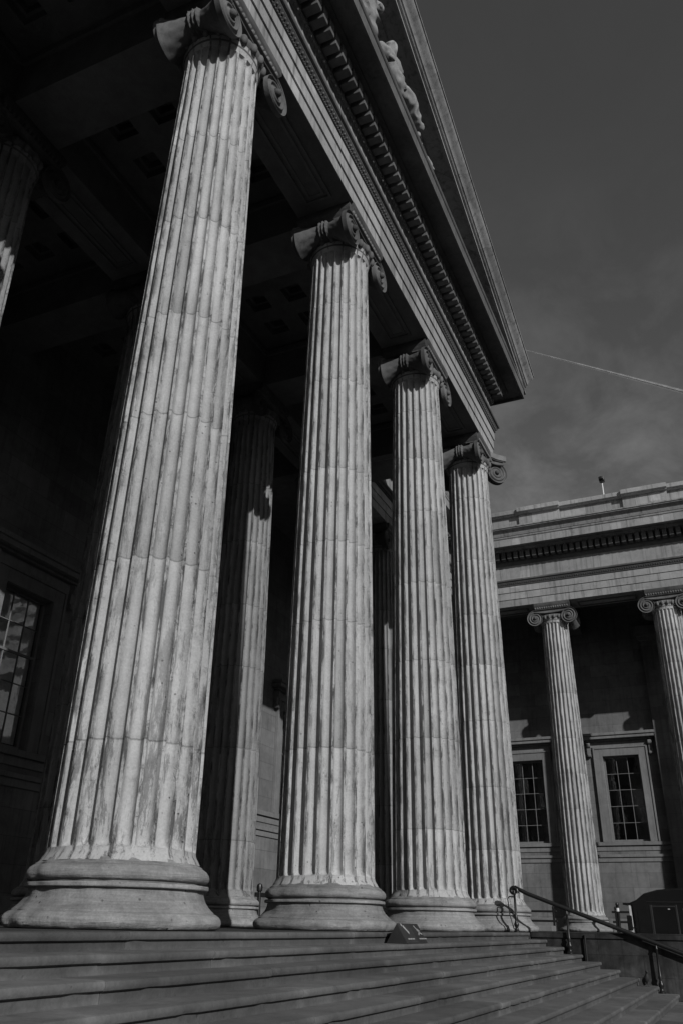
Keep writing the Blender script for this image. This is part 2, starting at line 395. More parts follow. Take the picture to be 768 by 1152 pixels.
def volute(mb, cx, cz, face, hand, r0=.42, depth=.07):
    """spiral scroll: face(u, out) -> xyz placed with u sideways and out towards the viewer; hand = +1 scroll turning outward to +u"""
    q = .27; NT2, NR = 60, 60; eye = .06; vs = []
    for i in range(NT2+1):
        th = 2*math.pi*i/NT2; ro = r0*(1-q*th/(2*math.pi))
        for j in range(NR+1):
            r = ro+(eye-ro)*(j/NR)
            t = (1-r/r0)/q-th/(2*math.pi); fr = t-math.floor(t+1e-6)
            e = min(fr, 1-fr); sc = r/r0
            hgt = .026*sc**.4*max(0, 1-(e/.22)**2) if e < .22 else -.036*sc**.4*math.sin(math.pi*(fr-.22)/.56)
            hgt += .035*(1-sc)
            ang = math.pi/2-th*hand
            vs.append((cx+r*math.cos(ang), hgt, cz+r*math.sin(ang)))
    W = NR+1; fs = []
    for i in range(NT2):
        for j in range(NR): fs.append((i*W+j, i*W+j+1, (i+1)*W+j+1, (i+1)*W+j))
    base = len(vs)
    for i in range(NT2+1):
        p = vs[i*W]; vs.append((p[0], -depth, p[2]))
    for i in range(NT2): fs.append((i*W, (i+1)*W, base+i+1, base+i))
    fs.append(tuple(base+i for i in range(NT2+1)))
    mb.add([(lambda t: t)(face(u, o, z)) for u, o, z in vs], fs)
    e = MB(); e.ball((0, 0, 0), eye*1.25, 10, 6)
    mb.add([face(cx+v[0], .05+v[1], cz+v[2]) for v in e.v], e.f)
def face_front(yf): return lambda u, o, z: (u, -yf-o, z)
def face_back(yf): return lambda u, o, z: (-u, yf+o, z)
def face_east(xf): return lambda u, o, z: (xf+o, u, z)
UV, YF = .78, .63
def make_capital(corner=False):
    cap = MB()                                       # echinus, canalis and cushion
    cap.lathe([(.60, 13.180), (.645, 13.200), (.655, 13.230), (.645, 13.255), (.62, 13.260), (.63, 13.280), (.67, 13.310), (.71, 13.370), (.725, 13.430), (.70, 13.480), (.6, 13.510)], seg=64)
    for i in range(20):
        a = 2*math.pi*(i+.5)/20; cap.ball((.70*math.cos(a), .70*math.sin(a), 13.37), .085, 10, 7, (.8, .8, 1.3))
    def canal(f):
        pr = [(-.3, ZC+.265), (-.02, ZC+.265), (.03, ZC+.27), (.04, ZC+.29), (.03, ZC+.308), (-.02, ZC+.318), (-.035, ZC+.35), (-.02, ZC+.382), (.03, ZC+.39), (.042, ZC+.405), (.03, ZC+.424), (-.3, ZC+.424)]
        m = len(pr); uu = [-UV, -.55, -.3, 0, .3, .55, UV]; vs = []
        for u in uu:
            sag = -.07*(1-(u/UV)**2)
            for j, (o, z) in enumerate(pr): vs.append(f(u, o, z+(sag if j < 6 else 0)))
        cap.add(vs, [(i*m+j, i*m+(j+1) % m, (i+1)*m+(j+1) % m, (i+1)*m+j) for i in range(6) for j in range(m)]+[tuple(range(m)), tuple(6*m+j for j in range(m))])
    bent = lambda u: .36*max(0, (u-.15)/.62)**2
    canal((lambda u, o, z: (u, -YF-bent(u)-o, z)) if corner else face_front(YF)); canal(face_back(YF))
    if corner: canal(lambda u, o, z: (YF+bent(-u)+o, u, z))
    cap.box(-.6, .6, -.5, .5, 13.40, ZC+.42)
    ab = MB()
    h = .80; z0 = ZC+.428
    ab.sweep([(-.4, z0), (-.03, z0), (0, z0+.03), (.05, z0+.11), (.07, z0+.15), (.075, z0+.155), (.075, 14.102), (-.4, 14.102)], [(-h, -.60), (h, -.60), (h, .60), (-h, .60), (-h, -.60)])
    n = 15
    for i in range(n):
        t = (i+.5)/n
        for sgn in (-1, 1):
            ab.ball((-h+2*h*t, sgn*.63, z0+.075), .052, 6, 5, (.85, .8, 1.2))
    ab.box(-h+.3, h-.3, -.35, .35, z0+.003, 14.1)
    scrolls = []
    def scroll(cx, f, hand, dpt=.07, r0=.42):
        v = MB(); volute(v, cx, ZC+(.42-r0)*.9, f, hand, r0=r0, depth=dpt); scrolls.append(v)
    bol = []
    def g_(x, y, z):                                      # carved ribs on the belt, shallow leaves on the flares
        a = math.atan2(z, x); k = abs(y)/.575
        return 1+(.045*math.cos(14*a+y*60) if k < .2 else .022*math.cos(10*a)*math.sin(min(1, (k-.2)/.8)*math.pi)+.012*math.sin(7*a+y*31))
    def bolster(u, y0=-.60, y1=.60):
        b = MB(); pr = []
        N = 60
        for i in range(N+1):
            t = -1+2*i/N; a = abs(t)
            r = .165+.185*max(0, (a-.12)/.88)**1.5
            if a < .2: r = .205 + .02*math.cos(a/.2*math.pi*3)
            pr.append((r, t*.575))
        vs0 = len(b.v); b.lathe(pr, (u, 0, ZC), 48, 'y'); b.v = [((x-u)*g_(x-u, y, z-ZC)+u, y, (z-ZC)*g_(x-u, y, z-ZC)+ZC) for x, y, z in b.v]; b.v = [(x, y, z + .17*(1-(abs(y)/.575)**1.3)) for x, y, z in b.v]
        bol.append(b)
    scroll(-UV, face_front(YF), -1); bolster(-UV)
    scroll(UV, face_back(YF), 1, .07, .365)
    if not corner:
        scroll(UV, face_front(YF), 1); scroll(-UV, face_back(YF), -1, .07, .365); bolster(UV)
    else:
        d = Vector((1, -1, 0)).normalized(); nn = Vector((-1, -1, 0)).normalized()
        def fd(sg): return lambda u, o, z: tuple(d*(1.04+u*1.0)+nn*sg*(o+.07)+Vector((0, 0, z)))
        scroll(.0, fd(1), 1, .10); scroll(.0, fd(-1), 1, .10)
        cap.box(.3, .72, -.72, -.3, ZC+.28, ZC+.42)
        pts = [(.5, -.4), (.5, -.67), (.75, -.82), (1.02, -1.07), (1.07, -1.02), (.9, -.7), (.87, -.4)]; nn_ = len(pts)
        ab.add([(x, y, z0+.12) for x, y in pts]+[(x, y, 14.098) for x, y in pts], [tuple(range(nn_-1, -1, -1)), tuple(range(nn_, 2*nn_))]+[(i, (i+1) % nn_, nn_+(i+1) % nn_, nn_+i) for i in range(nn_)])
        scroll(UV, face_east(YF), 1)
    return cap, ab, scrolls, bol
CAPN, CAPC = make_capital(), make_capital(True)
def add_capital(parent, data):
    cap, ab, sc, bl = data
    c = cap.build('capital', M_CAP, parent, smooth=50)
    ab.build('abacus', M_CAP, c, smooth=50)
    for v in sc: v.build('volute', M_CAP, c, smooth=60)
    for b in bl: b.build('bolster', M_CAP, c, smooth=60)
_variants = {}
def make_column(seed, corner=False):
    root = empty('column'); shaft_mesh(seed).build('shaft', M_SHAFT, root, smooth=38, tone=True)
    base_mesh(seed).build('base', M_BASE, root, smooth=32); add_capital(root, CAPC if corner else CAPN)
    return root
def column(x, y, seed, label, group, rz=0, corner=False):
    key = (seed, corner)
    if key in _variants: o = copy_tree(_variants[key])
    else: o = make_column(seed, corner); _variants[key] = o
    o.location = (x, y, 0); o.rotation_euler = (0, 0, rz); tag(o, label, 'column', group); return o
GF = 'fluted stone columns along the front of the portico'
column(0, 0, 1, 'largest sunlit fluted stone column, nearest on the steps, its base the biggest in view', GF)
column(S, 0, 2, 'second largest sunlit fluted column, its base just behind the small wedge sign', GF)
column(2*S, 0, 3, 'sunlit fluted column right of the wedge sign, third of the front row', GF)
column(3*S, 0, 4, 'portico end column with a corner scroll, beside the top of the handrail', GF, corner=True)
column(-S, 0, 3, 'front row column standing left of the largest fluted column', GF)
column(-2*S, 0, 2, 'front row column standing two places left of the largest fluted column', GF)
M_SHAFT_IN = stone('darkened_fluted_stone', .35, .75, .2, .9, fluted=True, tone=True, mott=.15, fine=1.6, bump=.8)  # darker copy of the front shaft stone for the shaded inner row
GI = 'shaded fluted stone columns of the inner row'
inner = [(0, 2, 'shaded inner column at the upper left edge with a small sunlit patch'), (1, 3, 'dark inner column hidden close behind the largest front column'),
         (2, 1, 'half shaded inner column seen between the largest and second largest front columns'), (3, 2, 'inner column straight behind the corner scroll column'),
         (4, 3, 'dark narrow inner column seen between the second and third front columns')]
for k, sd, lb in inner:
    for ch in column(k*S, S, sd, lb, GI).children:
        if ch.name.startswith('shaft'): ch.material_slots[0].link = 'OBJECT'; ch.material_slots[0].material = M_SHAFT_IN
column(5*S, S, 1, 'side colonnade column standing in the shade near the far wing', GI)
FX, F1Y, FS = 30.9, .30, 5.08
GW = 'sunlit fluted stone columns of the far wing'
column(FX, F1Y, 4, 'distant wing column standing between the two tall paned windows', GW, -R(90)) if False else None
column(FX, F1Y, 2, 'distant wing column between the two tall windows, seen whole', GW, -R(90))
column(FX, F1Y-FS, 3, 'distant wing column cut by the right edge of the photo, behind the black van', GW, -R(90))
column(FX, F1Y+FS, 1, 'distant wing column hidden behind the portico corner column', GW, -R(90))
column(FX, F1Y-2*FS, 1, 'distant wing column south of the black van', GW, -R(90))

# ------------------------------------------------------------------ portico: entablature, pediment, ceiling
XE, YFACE = 16.02, -.66
DZ = -.22                          # everything above the capitals sits this much lower than drawn           # east end of the architrave face, front face line
pf = empty('portico', (0, 0, 14.11), label='carved stone entablature, coffered ceiling and pediment carried by the big columns', cat='portico')
def pbuild(mb, name, mat, parent=pf, dz=0, **kw):
    if parent is pf: dz = DZ
    mb.v = [(x, y, z+dz) for x, y, z in mb.v]
    mb.v = [(x-parent.location.x, y-parent.location.y, z-parent.location.z) if parent in (pf, wing_, wall_) else (x, y, z) for x, y, z in mb.v]
    return mb.build(name, mat, parent, **kw)
wing_ = empty('museum_wing', (FX, 0, 0), label='far sunlit museum wing with parapet, dentil cornice and tall paned windows', cat='wing')
wall_ = empty('museum_wall', (0, 10, 0), label='dark ashlar wall with tall sash windows at the back of the portico', cat='wall')
A_PROF = [(-1.3, 14.33), (0, 14.33), (0, 14.68), (.035, 14.684), (.035, 15.03), (.07, 15.034), (.07, 15.358), (-1.3, 15.358)]
AM_PROF = [(-1.3, 15.36), (.105, 15.36), (.105, 15.40), (.08, 15.41), (.085, 15.42), (.15, 15.47), (.18, 15.51), (.18, 15.525), (.15, 15.53), (.155, 15.545), (.225, 15.575), (.24, 15.60), (.24, 15.66), (.03, 15.68), (-1.3, 15.68)]
FR_PROF = [(-1.3, 15.683), (.02, 15.683), (.02, 16.46), (-1.3, 16.46)]
BED = [(-1.3, 16.463), (.04, 16.463), (.05, 16.49), (.10, 16.54), (.12, 16.57), (.125, 16.59), (.125, 17.05), (-1.3, 17.05)]
CORN = [(-1.3, 17.053), (.44, 17.053), (.46, 17.08), (.52, 17.13), (.56, 17.15), (.56, 17.20), (.97, 17.20), (.975, 17.11), (1.03, 17.11), (1.035, 17.47), (1.055, 17.48), (1.075, 17.51), (1.08, 17.57), (-1.3, 17.60)]
FP = [(-21., YFACE), (XE, YFACE), (XE, 4.40)]
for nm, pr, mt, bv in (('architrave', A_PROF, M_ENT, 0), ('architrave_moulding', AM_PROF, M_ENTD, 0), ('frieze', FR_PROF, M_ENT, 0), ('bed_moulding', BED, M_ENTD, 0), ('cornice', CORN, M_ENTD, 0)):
    m = MB(); m.sweep(pr, FP); pbuild(m, nm, mt, smooth=30)
def ornament(path, o, z, pitch, r, sq, mb, boxdims=None):
    for i in range(len(path)-1):
        a, b = Vector(path[i]), Vector(path[i+1]); d = (b-a); L = d.length; d.normalize(); nrm = Vector((d.y, -d.x))
        ext0 = o if i > 0 else 0; ext1 = o if i < len(path)-2 else 0
        n = int((L+ext1)/pitch); off = ((L+ext1)-n*pitch)/2
        for k in range(n):
            t = off+(k+.5)*pitch; p = a+d*t+nrm*o
            if p.x < -9.5: continue
            if boxdims:
                wd, dp, z0, z1 = boxdims; e = random.uniform(-.006, .006)
                c = [p+d*(-wd/2), p+d*(wd/2), p+d*(wd/2)+nrm*(dp+e), p+d*(-wd/2)+nrm*(dp+e)]
                vs = [(q.x, q.y, zz) for zz in (z0, z1) for q in c]
                mb.add(vs, [(0,1,2,3),(7,6,5,4),(1,0,4,5),(2,1,5,6),(3,2,6,7),(0,3,7,4)])
            else: mb.ball((p.x, p.y, z), r, 6, 5, sq)
FPs = [(-9.5, YFACE), (XE, YFACE), (XE, 4.40)]
m = MB(); ornament(FPs, .125, 0, .303, 0, 0, m, (.20, .35, 16.66, 17.046)); pbuild(m, 'dentil_band', M_ENTD, bevel=.012)
m = MB(); ornament(FPs, .135, 15.465, .105, .038, (.8, .8, 1.1), m); ornament(FPs, .108, 15.382, .06, .018, (1, 1, 1), m); pbuild(m, 'egg_moulding', M_ENTD, smooth=60)
m = MB(); ornament(FPs, .10, 16.525, .12, .035, (.9, .8, 1.1), m); pbuild(m, 'bed_egg_moulding', M_ENTD, smooth=60)
# raking cornice and tympanum
CXP = -2.5; SL = .258; XT = 17.5; ZR = 17.602
RK = [(-.25, 0), (.50, 0), (.52, .02), (.52, .05), (.94, .05), (.95, -.02), (1.03, -.02), (1.03, .055), (1.0, .07), (1.0, .26), (1.06, .275), (1.085, .30), (1.06, .325), (1.065, .345), (1.12, .355), (1.14, .40), (1.20, .46), (1.30, .52), (1.34, .58), (1.35, .60), (1.31, .61), (1.31, .635), (1.38, .645), (1.38, .71), (-.25, .75)]
m = MB()
for sgn in (1, -1):
    xs = [XT, 12, 7, 2, CXP]; vs = []
    for xx in xs:
        for o_, n_ in RK: vs.append((CXP+sgn*(xx-CXP), YFACE-o_, ZR+SL*(XT-xx)+n_))
    k = len(RK); m.add(vs, [(i*k+j, i*k+(j+1) % k, (i+1)*k+(j+1) % k, (i+1)*k+j) for i in range(len(xs)-1) for j in range(k)]+[tuple(range(k))])
pbuild(m, 'raking_cornice', M_ENT, smooth=30)
m = MB(); ya, yb = YFACE+.2, YFACE+.6; ap = ZR+SL*(XT-CXP)+.1; xl = 2*CXP-XT
m.add([(xl, ya, 17.605), (XT-.2, ya, 17.605), (CXP, ya, ap), (xl, yb, 17.605), (XT-.2, yb, 17.605), (CXP, yb, ap)], [(0,1,2), (5,4,3), (0,3,4,1), (1,4,5,2), (2,5,3,0)])
pbuild(m, 'tympanum', M_ENTD)
m = MB(); m.add([(xl-.2, ya-.02, 17.62), (XT-.4, ya-.02, 17.62), (CXP, ya-.02, ap+.55), (xl-.2, 30, 17.62), (XT-.4, 30, 17.62), (CXP, 30, ap+.55)], [(2,1,4,5), (0,2,5,3), (3,5,4)])
pbuild(m, 'roof', M_LEAD)
m = MB(); m.box(-21, XE-.012, YFACE+.012, .635, 14.322, 14.3285); m.box(XE-1.28, XE-.012, .645, 4.4, 14.322, 14.3285); pbuild(m, 'darkened_soffit', M_CEIL)  # thin dark sheet under the architrave, its colour standing in for shade
# inner architrave over the second row, with cross beams and coffers
m = MB(); m.box(-21, 15.0, 4.43, 5.73, 14.33, 15.9); m.box(-21, 15.0, 4.36, 5.80, 15.36, 15.52)
pbuild(m, 'inner_architrave', M_CEIL, bevel=.01)
for k in range(-2, 4):
    for (a, b) in ((.655, 4.425), (5.735, 9.98)):
        m = MB(); x = k*S; m.box(x-.6, x+.6, a, b, 14.336, 15.6); m.box(x-.67, x+.67, a, b, 15.36, 15.52); pbuild(m, 'beam', M_CEIL, bevel=.008)
def frame_ring(mb, x0, x1, y0, y1, z, w=.07, h=.05):
    R_ = [(x0, y0), (x1, y0), (x1, y1), (x0, y1), (x0+w, y0+w), (x1-w, y0+w), (x1-w, y1-w), (x0+w, y1-w)]
    vs = [(a, b, zz) for zz in (z-h, z+.01) for a, b in R_]; fs = []
    for i in range(4):
        k = (i+1) % 4; fs += [(i, i+4, k+4, k), (i+8, k+8, k+12, i+12), (i, k, k+8, i+8), (i+4, i+12, k+12, k+4)]
    mb.add(vs, fs)
for k in range(-2, 3):
    for yc in (0, 5.1):
        m = MB()
        for g_, h_ in ((0, .055), (.12, .03)): frame_ring(m, k*S+1.15+g_, (k+1)*S-1.15-g_, yc-.31+g_, yc+.31-g_, 14.332, .06, h_)
        pbuild(m, 'soffit_moulding', M_CEIL, bevel=.008)
def coffers(mb, x0, x1, y0, y1, z, nx, ny, size, pitch, depth):
    cx, cy = (x0+x1)/2, (y0+y1)/2
    xs = [x0]; ys = [y0]
    for i in range(nx): c = cx+(i-(nx-1)/2)*pitch; xs += [c-size/2, c+size/2]
    for i in range(ny): c = cy+(i-(ny-1)/2)*pitch; ys += [c-size/2, c+size/2]
    xs.append(x1); ys.append(y1)
    for i in range(len(xs)-1):
        for j in range(len(ys)-1):
            a, b, c, d = xs[i], xs[i+1], ys[j], ys[j+1]
            if i % 2 and j % 2:
                zz = z
                for ins, dz in ((0, depth*.5), (.07, depth*.5)):
                    a2, b2, c2, d2 = a+ins, b-ins, c+ins, d-ins
                    if ins: mb.add([(a,c,zz),(b,c,zz),(b,d,zz),(a,d,zz),(a2,c2,zz),(b2,c2,zz),(b2,d2,zz),(a2,d2,zz)], [(0,4,5,1),(1,5,6,2),(2,6,7,3),(3,7,4,0)])
                    a, b, c, d = a2, b2, c2, d2
                    mb.add([(a,c,zz),(b,c,zz),(b,d,zz),(a,d,zz),(a,c,zz+dz),(b,c,zz+dz),(b,d,zz+dz),(a,d,zz+dz)], [(0,1,5,4),(1,2,6,5),(2,3,7,6),(3,0,4,7)]); zz += dz
                mb.add([(a,c,zz),(a,d,zz),(b,d,zz),(b,c,zz)], [(0,1,2,3)])
            else: mb.add([(a,c,z),(a,d,z),(b,d,z),(b,c,z)], [(0,1,2,3)])
m = MB()
for k in range(-2, 3):
    coffers(m, k*S+.5, (k+1)*S-.5, .6, 4.5, 15.62, 3, 3, .56, 1.08, .42); coffers(m, k*S+.5, (k+1)*S-.5, 5.6, 10.1, 15.62, 3, 3, .56, 1.08, .42)
m.box(-21, -2*S-.4, .6, 10.1, 15.62, 15.8); m.box(-21.5, 15.4, .5, 10.4, 16.3, 16.5)
pbuild(m, 'ceiling', M_CEIL)

# ------------------------------------------------------------------ walls with windows
def place(axis, org):
    """local (s along wall, d out of the wall, z) -> world"""
    if axis == 'south': return lambda s_, d, z: (s_, org-d, z)       # wall faces south, s = x
    return lambda s_, d, z: (org-d, -s_, z)                          # wall faces west, s = -y
def pbox(mb, P, s0, s1, d0, d1, z0, z1):
    a, b = P(s0, d0, z0), P(s1, d1, z1)
    mb.box(min(a[0], b[0]), max(a[0], b[0]), min(a[1], b[1]), max(a[1], b[1]), z0, z1)
def wall_grid(mb, P, s0, s1, z0, z1, holes, rev=.32):
    ss = sorted({s0, s1} | {h[0] for h in holes} | {h[1] for h in holes}); zz = sorted({z0, z1} | {h[2] for h in holes} | {h[3] for h in holes})
    for i in range(len(ss)-1):
        for j in range(len(zz)-1):
            cs, cz = (ss[i]+ss[i+1])/2, (zz[j]+zz[j+1])/2
            if any(h[0] < cs < h[1] and h[2] < cz < h[3] for h in holes): continue
            mb.add([P(ss[i], 0, zz[j]), P(ss[i+1], 0, zz[j]), P(ss[i+1], 0, zz[j+1]), P(ss[i], 0, zz[j+1])], [(0,1,2,3)])
    for a, b, c, d in holes:
        q = [(a, c), (b, c), (b, d), (a, d)]
        for k in range(4):
            (p1, q1), (p2, q2) = q[k], q[(k+1) % 4]
            mb.add([P(p1, 0, q1), P(p2, 0, q2), P(p2, -rev, q2), P(p1, -rev, q1)], [(0,1,2,3)])
GW2, GZ0, GZ1 = .85, 3.84, 7.77
def window(parent, P, c, shift, pane_back=0, sash=False):
    def B(mb, name, mat, par, **kw):
        mb.v = [(x-shift[0], y-shift[1], z-shift[2]) for x, y, z in mb.v]; return mb.build(name, mat, par, **kw)
    t = MB(); a, b = c-GW2, c+GW2                         # stone surround (eared architrave)
    pbox(t, P, a-.36, a, .0, .10, GZ0-.02, GZ1+.36); pbox(t, P, b, b+.36, .0, .10, GZ0-.02, GZ1+.36); pbox(t, P, a, b, .0, .10, GZ1, GZ1+.36)
    pbox(t, P, a-.44, a-.36, 0, .14, GZ0-.02, GZ1+.44); pbox(t, P, b+.36, b+.44, 0, .14, GZ0-.02, GZ1+.44); pbox(t, P, a-.36, b+.36, 0, .14, GZ1+.36, GZ1+.44)
    win = B(t, 'window', M_TRIM, parent, bevel=.012)
    h = MB(); pbox(h, P, a-.62, b+.62, 0, .06, GZ1+.445, GZ1+.72)
    pbox(h, P, a-.72, b+.72, 0, .20, GZ1+.72, GZ1+.80); pbox(h, P, a-.86, b+.86, 0, .40, GZ1+.80, GZ1+.95); pbox(h, P, a-.90, b+.90, 0, .46, GZ1+.95, GZ1+1.08)
    B(h, 'hood', M_TRIM, win, bevel=.012)
    for sg in (-1, 1):                                     # scrolled brackets
        k = MB(); cc = c+sg*(GW2+.62)
        for z0, r in ((GZ1+.56, .13), (GZ1+.06, .085)):
            vs = MB(); vs.lathe([(r, -.09), (r, .09)], (0, 0, 0), 16, 'x')
            k.add([P(cc+v[0], .13+v[1], z0+v[2]) for v in vs.v], vs.f)
        pbox(k, P, cc-.085, cc+.085, 0, .15, GZ1+.02, GZ1+.62); B(k, 'bracket', M_TRIM, win, smooth=40)
    f = MB(); dz = -.22
    for (s0, s1, z0, z1) in ((a, a+.07, GZ0, GZ1), (b-.07, b, GZ0, GZ1), (a+.07, b-.07, GZ0, GZ0+.09), (a+.07, b-.07, GZ1-.07, GZ1)): pbox(f, P, s0, s1, dz-.06, dz+.04, z0, z1)
    for i in (1, 2): x = a+.07+(2*GW2-.14)*i/3; pbox(f, P, x-.012, x+.012, dz-.02, dz+.025, GZ0+.09, GZ1-.07)
    for j in range(1, 5):
        z = GZ0+.09+(GZ1-GZ0-.16)*j/5; q = .012
        if sash and j == 3: q = .032
        pbox(f, P, a+.072, b-.072, dz-.018, dz+.022+(.02 if q > .02 else 0), z-q, z+q)
    B(f, 'frame', M_MUNTIN, win, bevel=.004)
    p = MB()
    for i in range(3):
        for j in range(5):
            sa, sb = a+.06+(2*GW2-.12)*i/3, a+.06+(2*GW2-.12)*(i+1)/3; za, zb2 = GZ0+.08+(GZ1-GZ0-.14)*j/5, GZ0+.08+(GZ1-GZ0-.14)*(j+1)/5
            q = [random.uniform(-.008, .008) for _ in range(3)]; q.append(q[0]+q[2]-q[1])
            p.add([P(sa, dz+q[0], za), P(sb, dz+q[1], za), P(sb, dz+q[2], zb2), P(sa, dz+q[3], zb2)], [(0, 1, 2, 3)])
    B(p, 'pane', M_GLASS, win)
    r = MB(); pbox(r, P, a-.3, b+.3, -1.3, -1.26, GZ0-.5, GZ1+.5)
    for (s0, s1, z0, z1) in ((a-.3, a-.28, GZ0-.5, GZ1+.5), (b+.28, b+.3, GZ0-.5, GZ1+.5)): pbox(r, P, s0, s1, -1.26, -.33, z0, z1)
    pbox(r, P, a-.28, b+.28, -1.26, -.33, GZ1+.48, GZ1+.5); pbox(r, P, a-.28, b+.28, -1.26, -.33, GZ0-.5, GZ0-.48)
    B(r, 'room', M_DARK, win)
    if pane_back:
        bl = MB(); pbox(bl, P, a+.04, b-.04, -.36, -.345, GZ0+.1+pane_back, GZ1-.02); B(bl, 'pane_back', M_PANE_BACK, win)  # pale sheet added behind the glass to stand in for its reflection
    return win
# rear wall
P = place('south', 10.0); WC = [-2.5, 2.5, 7.52, 12.53, 17.55, 22.6, 27.4]
m = MB(); wall_grid(m, P, -21, 35.8, 0, 16.6, [(c-GW2, c+GW2, GZ0, GZ1) for c in WC])
SH = (0, 10, 0)
wl = pbuild(m, 'ashlar_face', M_WALL, wall_)
m = MB()
pbox(m, P, -21, 35.8, .0, .07, 0, .55); pbox(m, P, -21, 35.8, .0, .05, 2.95, 3.15); pbox(m, P, -21, 35.8, 0, .11, 3.15, 3.27); pbox(m, P, -21, 35.8, 0, .04, 3.43, 3.66); pbox(m, P, -21, 35.8, 0, .12, 3.66, 3.82)
pbuild(m, 'string_course', M_TRIM, wall_, bevel=.012)
for c in WC: window(wall_, P, c, SH, pane_back=.05 if abs(c-7.52) < .1 else 0, sash=True)
# wing wall
WX = 35.85; P = place('west', WX); WW = [-3.28, 1.40, 6.3, 11.3]
SHW = (FX, 0, 0)
m = MB(); wall_grid(m, P, -10, 18, 0, 16.6, [(c-GW2, c+GW2, GZ0, GZ1) for c in WW]); pbuild(m, 'wing_wall', M_WALL, wing_)
m = MB(); pbox(m, P, -10, 18, .0, .07, 0, .55); pbox(m, P, -10, 18, .0, .05, 2.95, 3.15); pbox(m, P, -10, 18, 0, .11, 3.15, 3.27); pbox(m, P, -10, 18, 0, .04, 3.43, 3.66); pbox(m, P, -10, 18, 0, .12, 3.66, 3.82)
pbuild(m, 'string_course', M_TRIM, wing_, bevel=.012)
m = MB(); pbox(m, P, 3.15, 4.9, 0, .42, 0, 14.08); pbox(m, P, 3.0, 5.0, 0, .52, 0, .5); pbox(m, P, 3.02, 4.98, 0, .5, 13.3, 13.5); pbox(m, P, 2.95, 5.05, 0, .57, 13.5, 14.09); pbuild(m, 'pilaster', M_WALL, wing_, bevel=.015)
for c in WW: window(wing_, P, c, SHW)
# flank and wing entablature: one line round the inner corner
XF = FX-.66
WP = [(XE+.1, 4.40), (XF, 4.40), (XF, -18.)]
SIMA = [(-1.3, 17.603), (1.085, 17.603), (1.09, 17.62), (1.12, 17.66), (1.15, 17.78), (1.26, 17.86), (1.33, 17.885), (1.33, 17.905), (1.30, 17.91), (1.30, 17.93), (1.37, 17.94), (1.375, 18.0), (-1.3, 18.06)]
for nm, pr, mt in (('architrave', A_PROF, M_ENT), ('architrave_moulding', AM_PROF, M_ENTD), ('frieze', FR_PROF, M_ENT), ('bed_moulding', BED, M_ENTD), ('cornice', CORN, M_ENT), ('gutter_moulding', SIMA, M_ENT)):
    m = MB(); m.sweep(pr, WP if nm != 'gutter_moulding' else [(XE+1.5, 4.40)]+WP[1:]); pbuild(m, nm, mt, wing_, dz=DZ, smooth=30)
m = MB(); ornament(WP, .125, 0, .303, 0, 0, m, (.20, .35, 16.66, 17.046)); pbuild(m, 'dentil_band', M_ENTD, wing_, dz=DZ, bevel=.012)
m = MB(); ornament(WP, .135, 15.465, .105, .038, (.8, .8, 1.1), m); ornament(WP, .112, 15.388, .07, .022, (1, 1, 1), m); pbuild(m, 'egg_moulding', M_ENTD, wing_, dz=DZ, smooth=60)
m = MB(); m.sweep([(-.7, 18.05), (0, 18.05), (0, 18.2), (-.04, 18.22), (-.04, 19.36), (-.7, 19.36)], WP)
m.sweep([(-.8, 19.363), (.10, 19.363), (.13, 19.42), (.22, 19.44), (.23, 19.62), (.17, 19.67), (-.8, 19.76)], WP)
for i in range(-1, 4):
    yc = F1Y-FS*i+.1
    if yc > 3: continue
    m.sweep([(-.038, 18.055), (.12, 18.055), (.12, 18.2), (.09, 18.22), (.09, 19.357), (-.038, 19.357)], [(XF, yc+1.02), (XF, yc-1.02)])
    m.sweep([(-.82, 19.366), (.24, 19.366), (.27, 19.42), (.37, 19.445), (.38, 19.64), (.31, 19.69), (-.82, 19.79)], [(XF, yc+1.05), (XF, yc-1.05)])
m.v = [(x, y, z-(.22 if z > 18.9 else 0)) for x, y, z in m.v]; pbuild(m, 'parapet', M_ENT, wing_, dz=DZ, smooth=30)
m = MB(); m.box(15.4, 46, 5.72, 14, 15.7, 16.3); m.box(FX+.66, 46, -18, 5.72, 15.7, 16.3); m.box(XF+.8, 46, -18, 14, 17.7, 18.3); m.box(16, XF+.8, 5.2, 14, 17.7, 18.3)
pbuild(m, 'ceiling', M_CEIL, wing_, dz=DZ)
for i in range(-1, 4):
    m = MB(); yc = F1Y-FS*i
    if yc > 4: continue
    m.box(FX+.67, WX-.02, yc-.6, yc+.6, 14.336, 15.69); pbuild(m, 'beam', M_CEIL, wing_, dz=DZ)
for i in range(-1, 3):
    m = MB(); y1, y0 = F1Y-FS*i-1.2, F1Y-FS*(i+1)+1.2
    if i == -1: y1 = 4.0
    frame_ring(m, FX-.22, FX+.44, y0, y1, 14.332, .07, .05)
    pbuild(m, 'soffit_moulding', M_CEIL, wing_, dz=DZ)
pil = None

# ------------------------------------------------------------------ cheek wall, handrail, railing, posts
m = MB(); m.box(14.02, 15.3, -6.2, -1.115, GZ, -.10); m.box(13.985, 15.34, -6.25, -1.118, -.10, .022)
o = m.build('cheek_wall', M_CHEEK, bevel=.012); tag(o, 'low stained granite wall closing the right end of the steps', 'wall')
hr = empty('handrail', (13.9, -.82, 0), label='black iron handrail with scrolled top running down beside the steps', cat='handrail')
sl_ = .355; H0 = .93
def rail_z(y): return H0+sl_*(y+.82)
pts = []
for i in range(15):                                                   # scroll at the head of the rail
    a = -2.2+i*.42; rr = .028+.0052*i; pts.append((0, .0+rr*math.cos(a)+.02, H0-.05+rr*math.sin(a)))
pts = [p for p in pts] + [(0, -.06, H0+.035), (0, -.16, H0+sl_*(-.16)+.02), (0, -.3, H0-.3*sl_)]
y = -.6
while y > -5.3: pts.append((0, y, H0+sl_*y)); y -= .4
m = MB(); m.tube(pts, .046, 12); m.build('rail', M_IRON, hr, smooth=50)
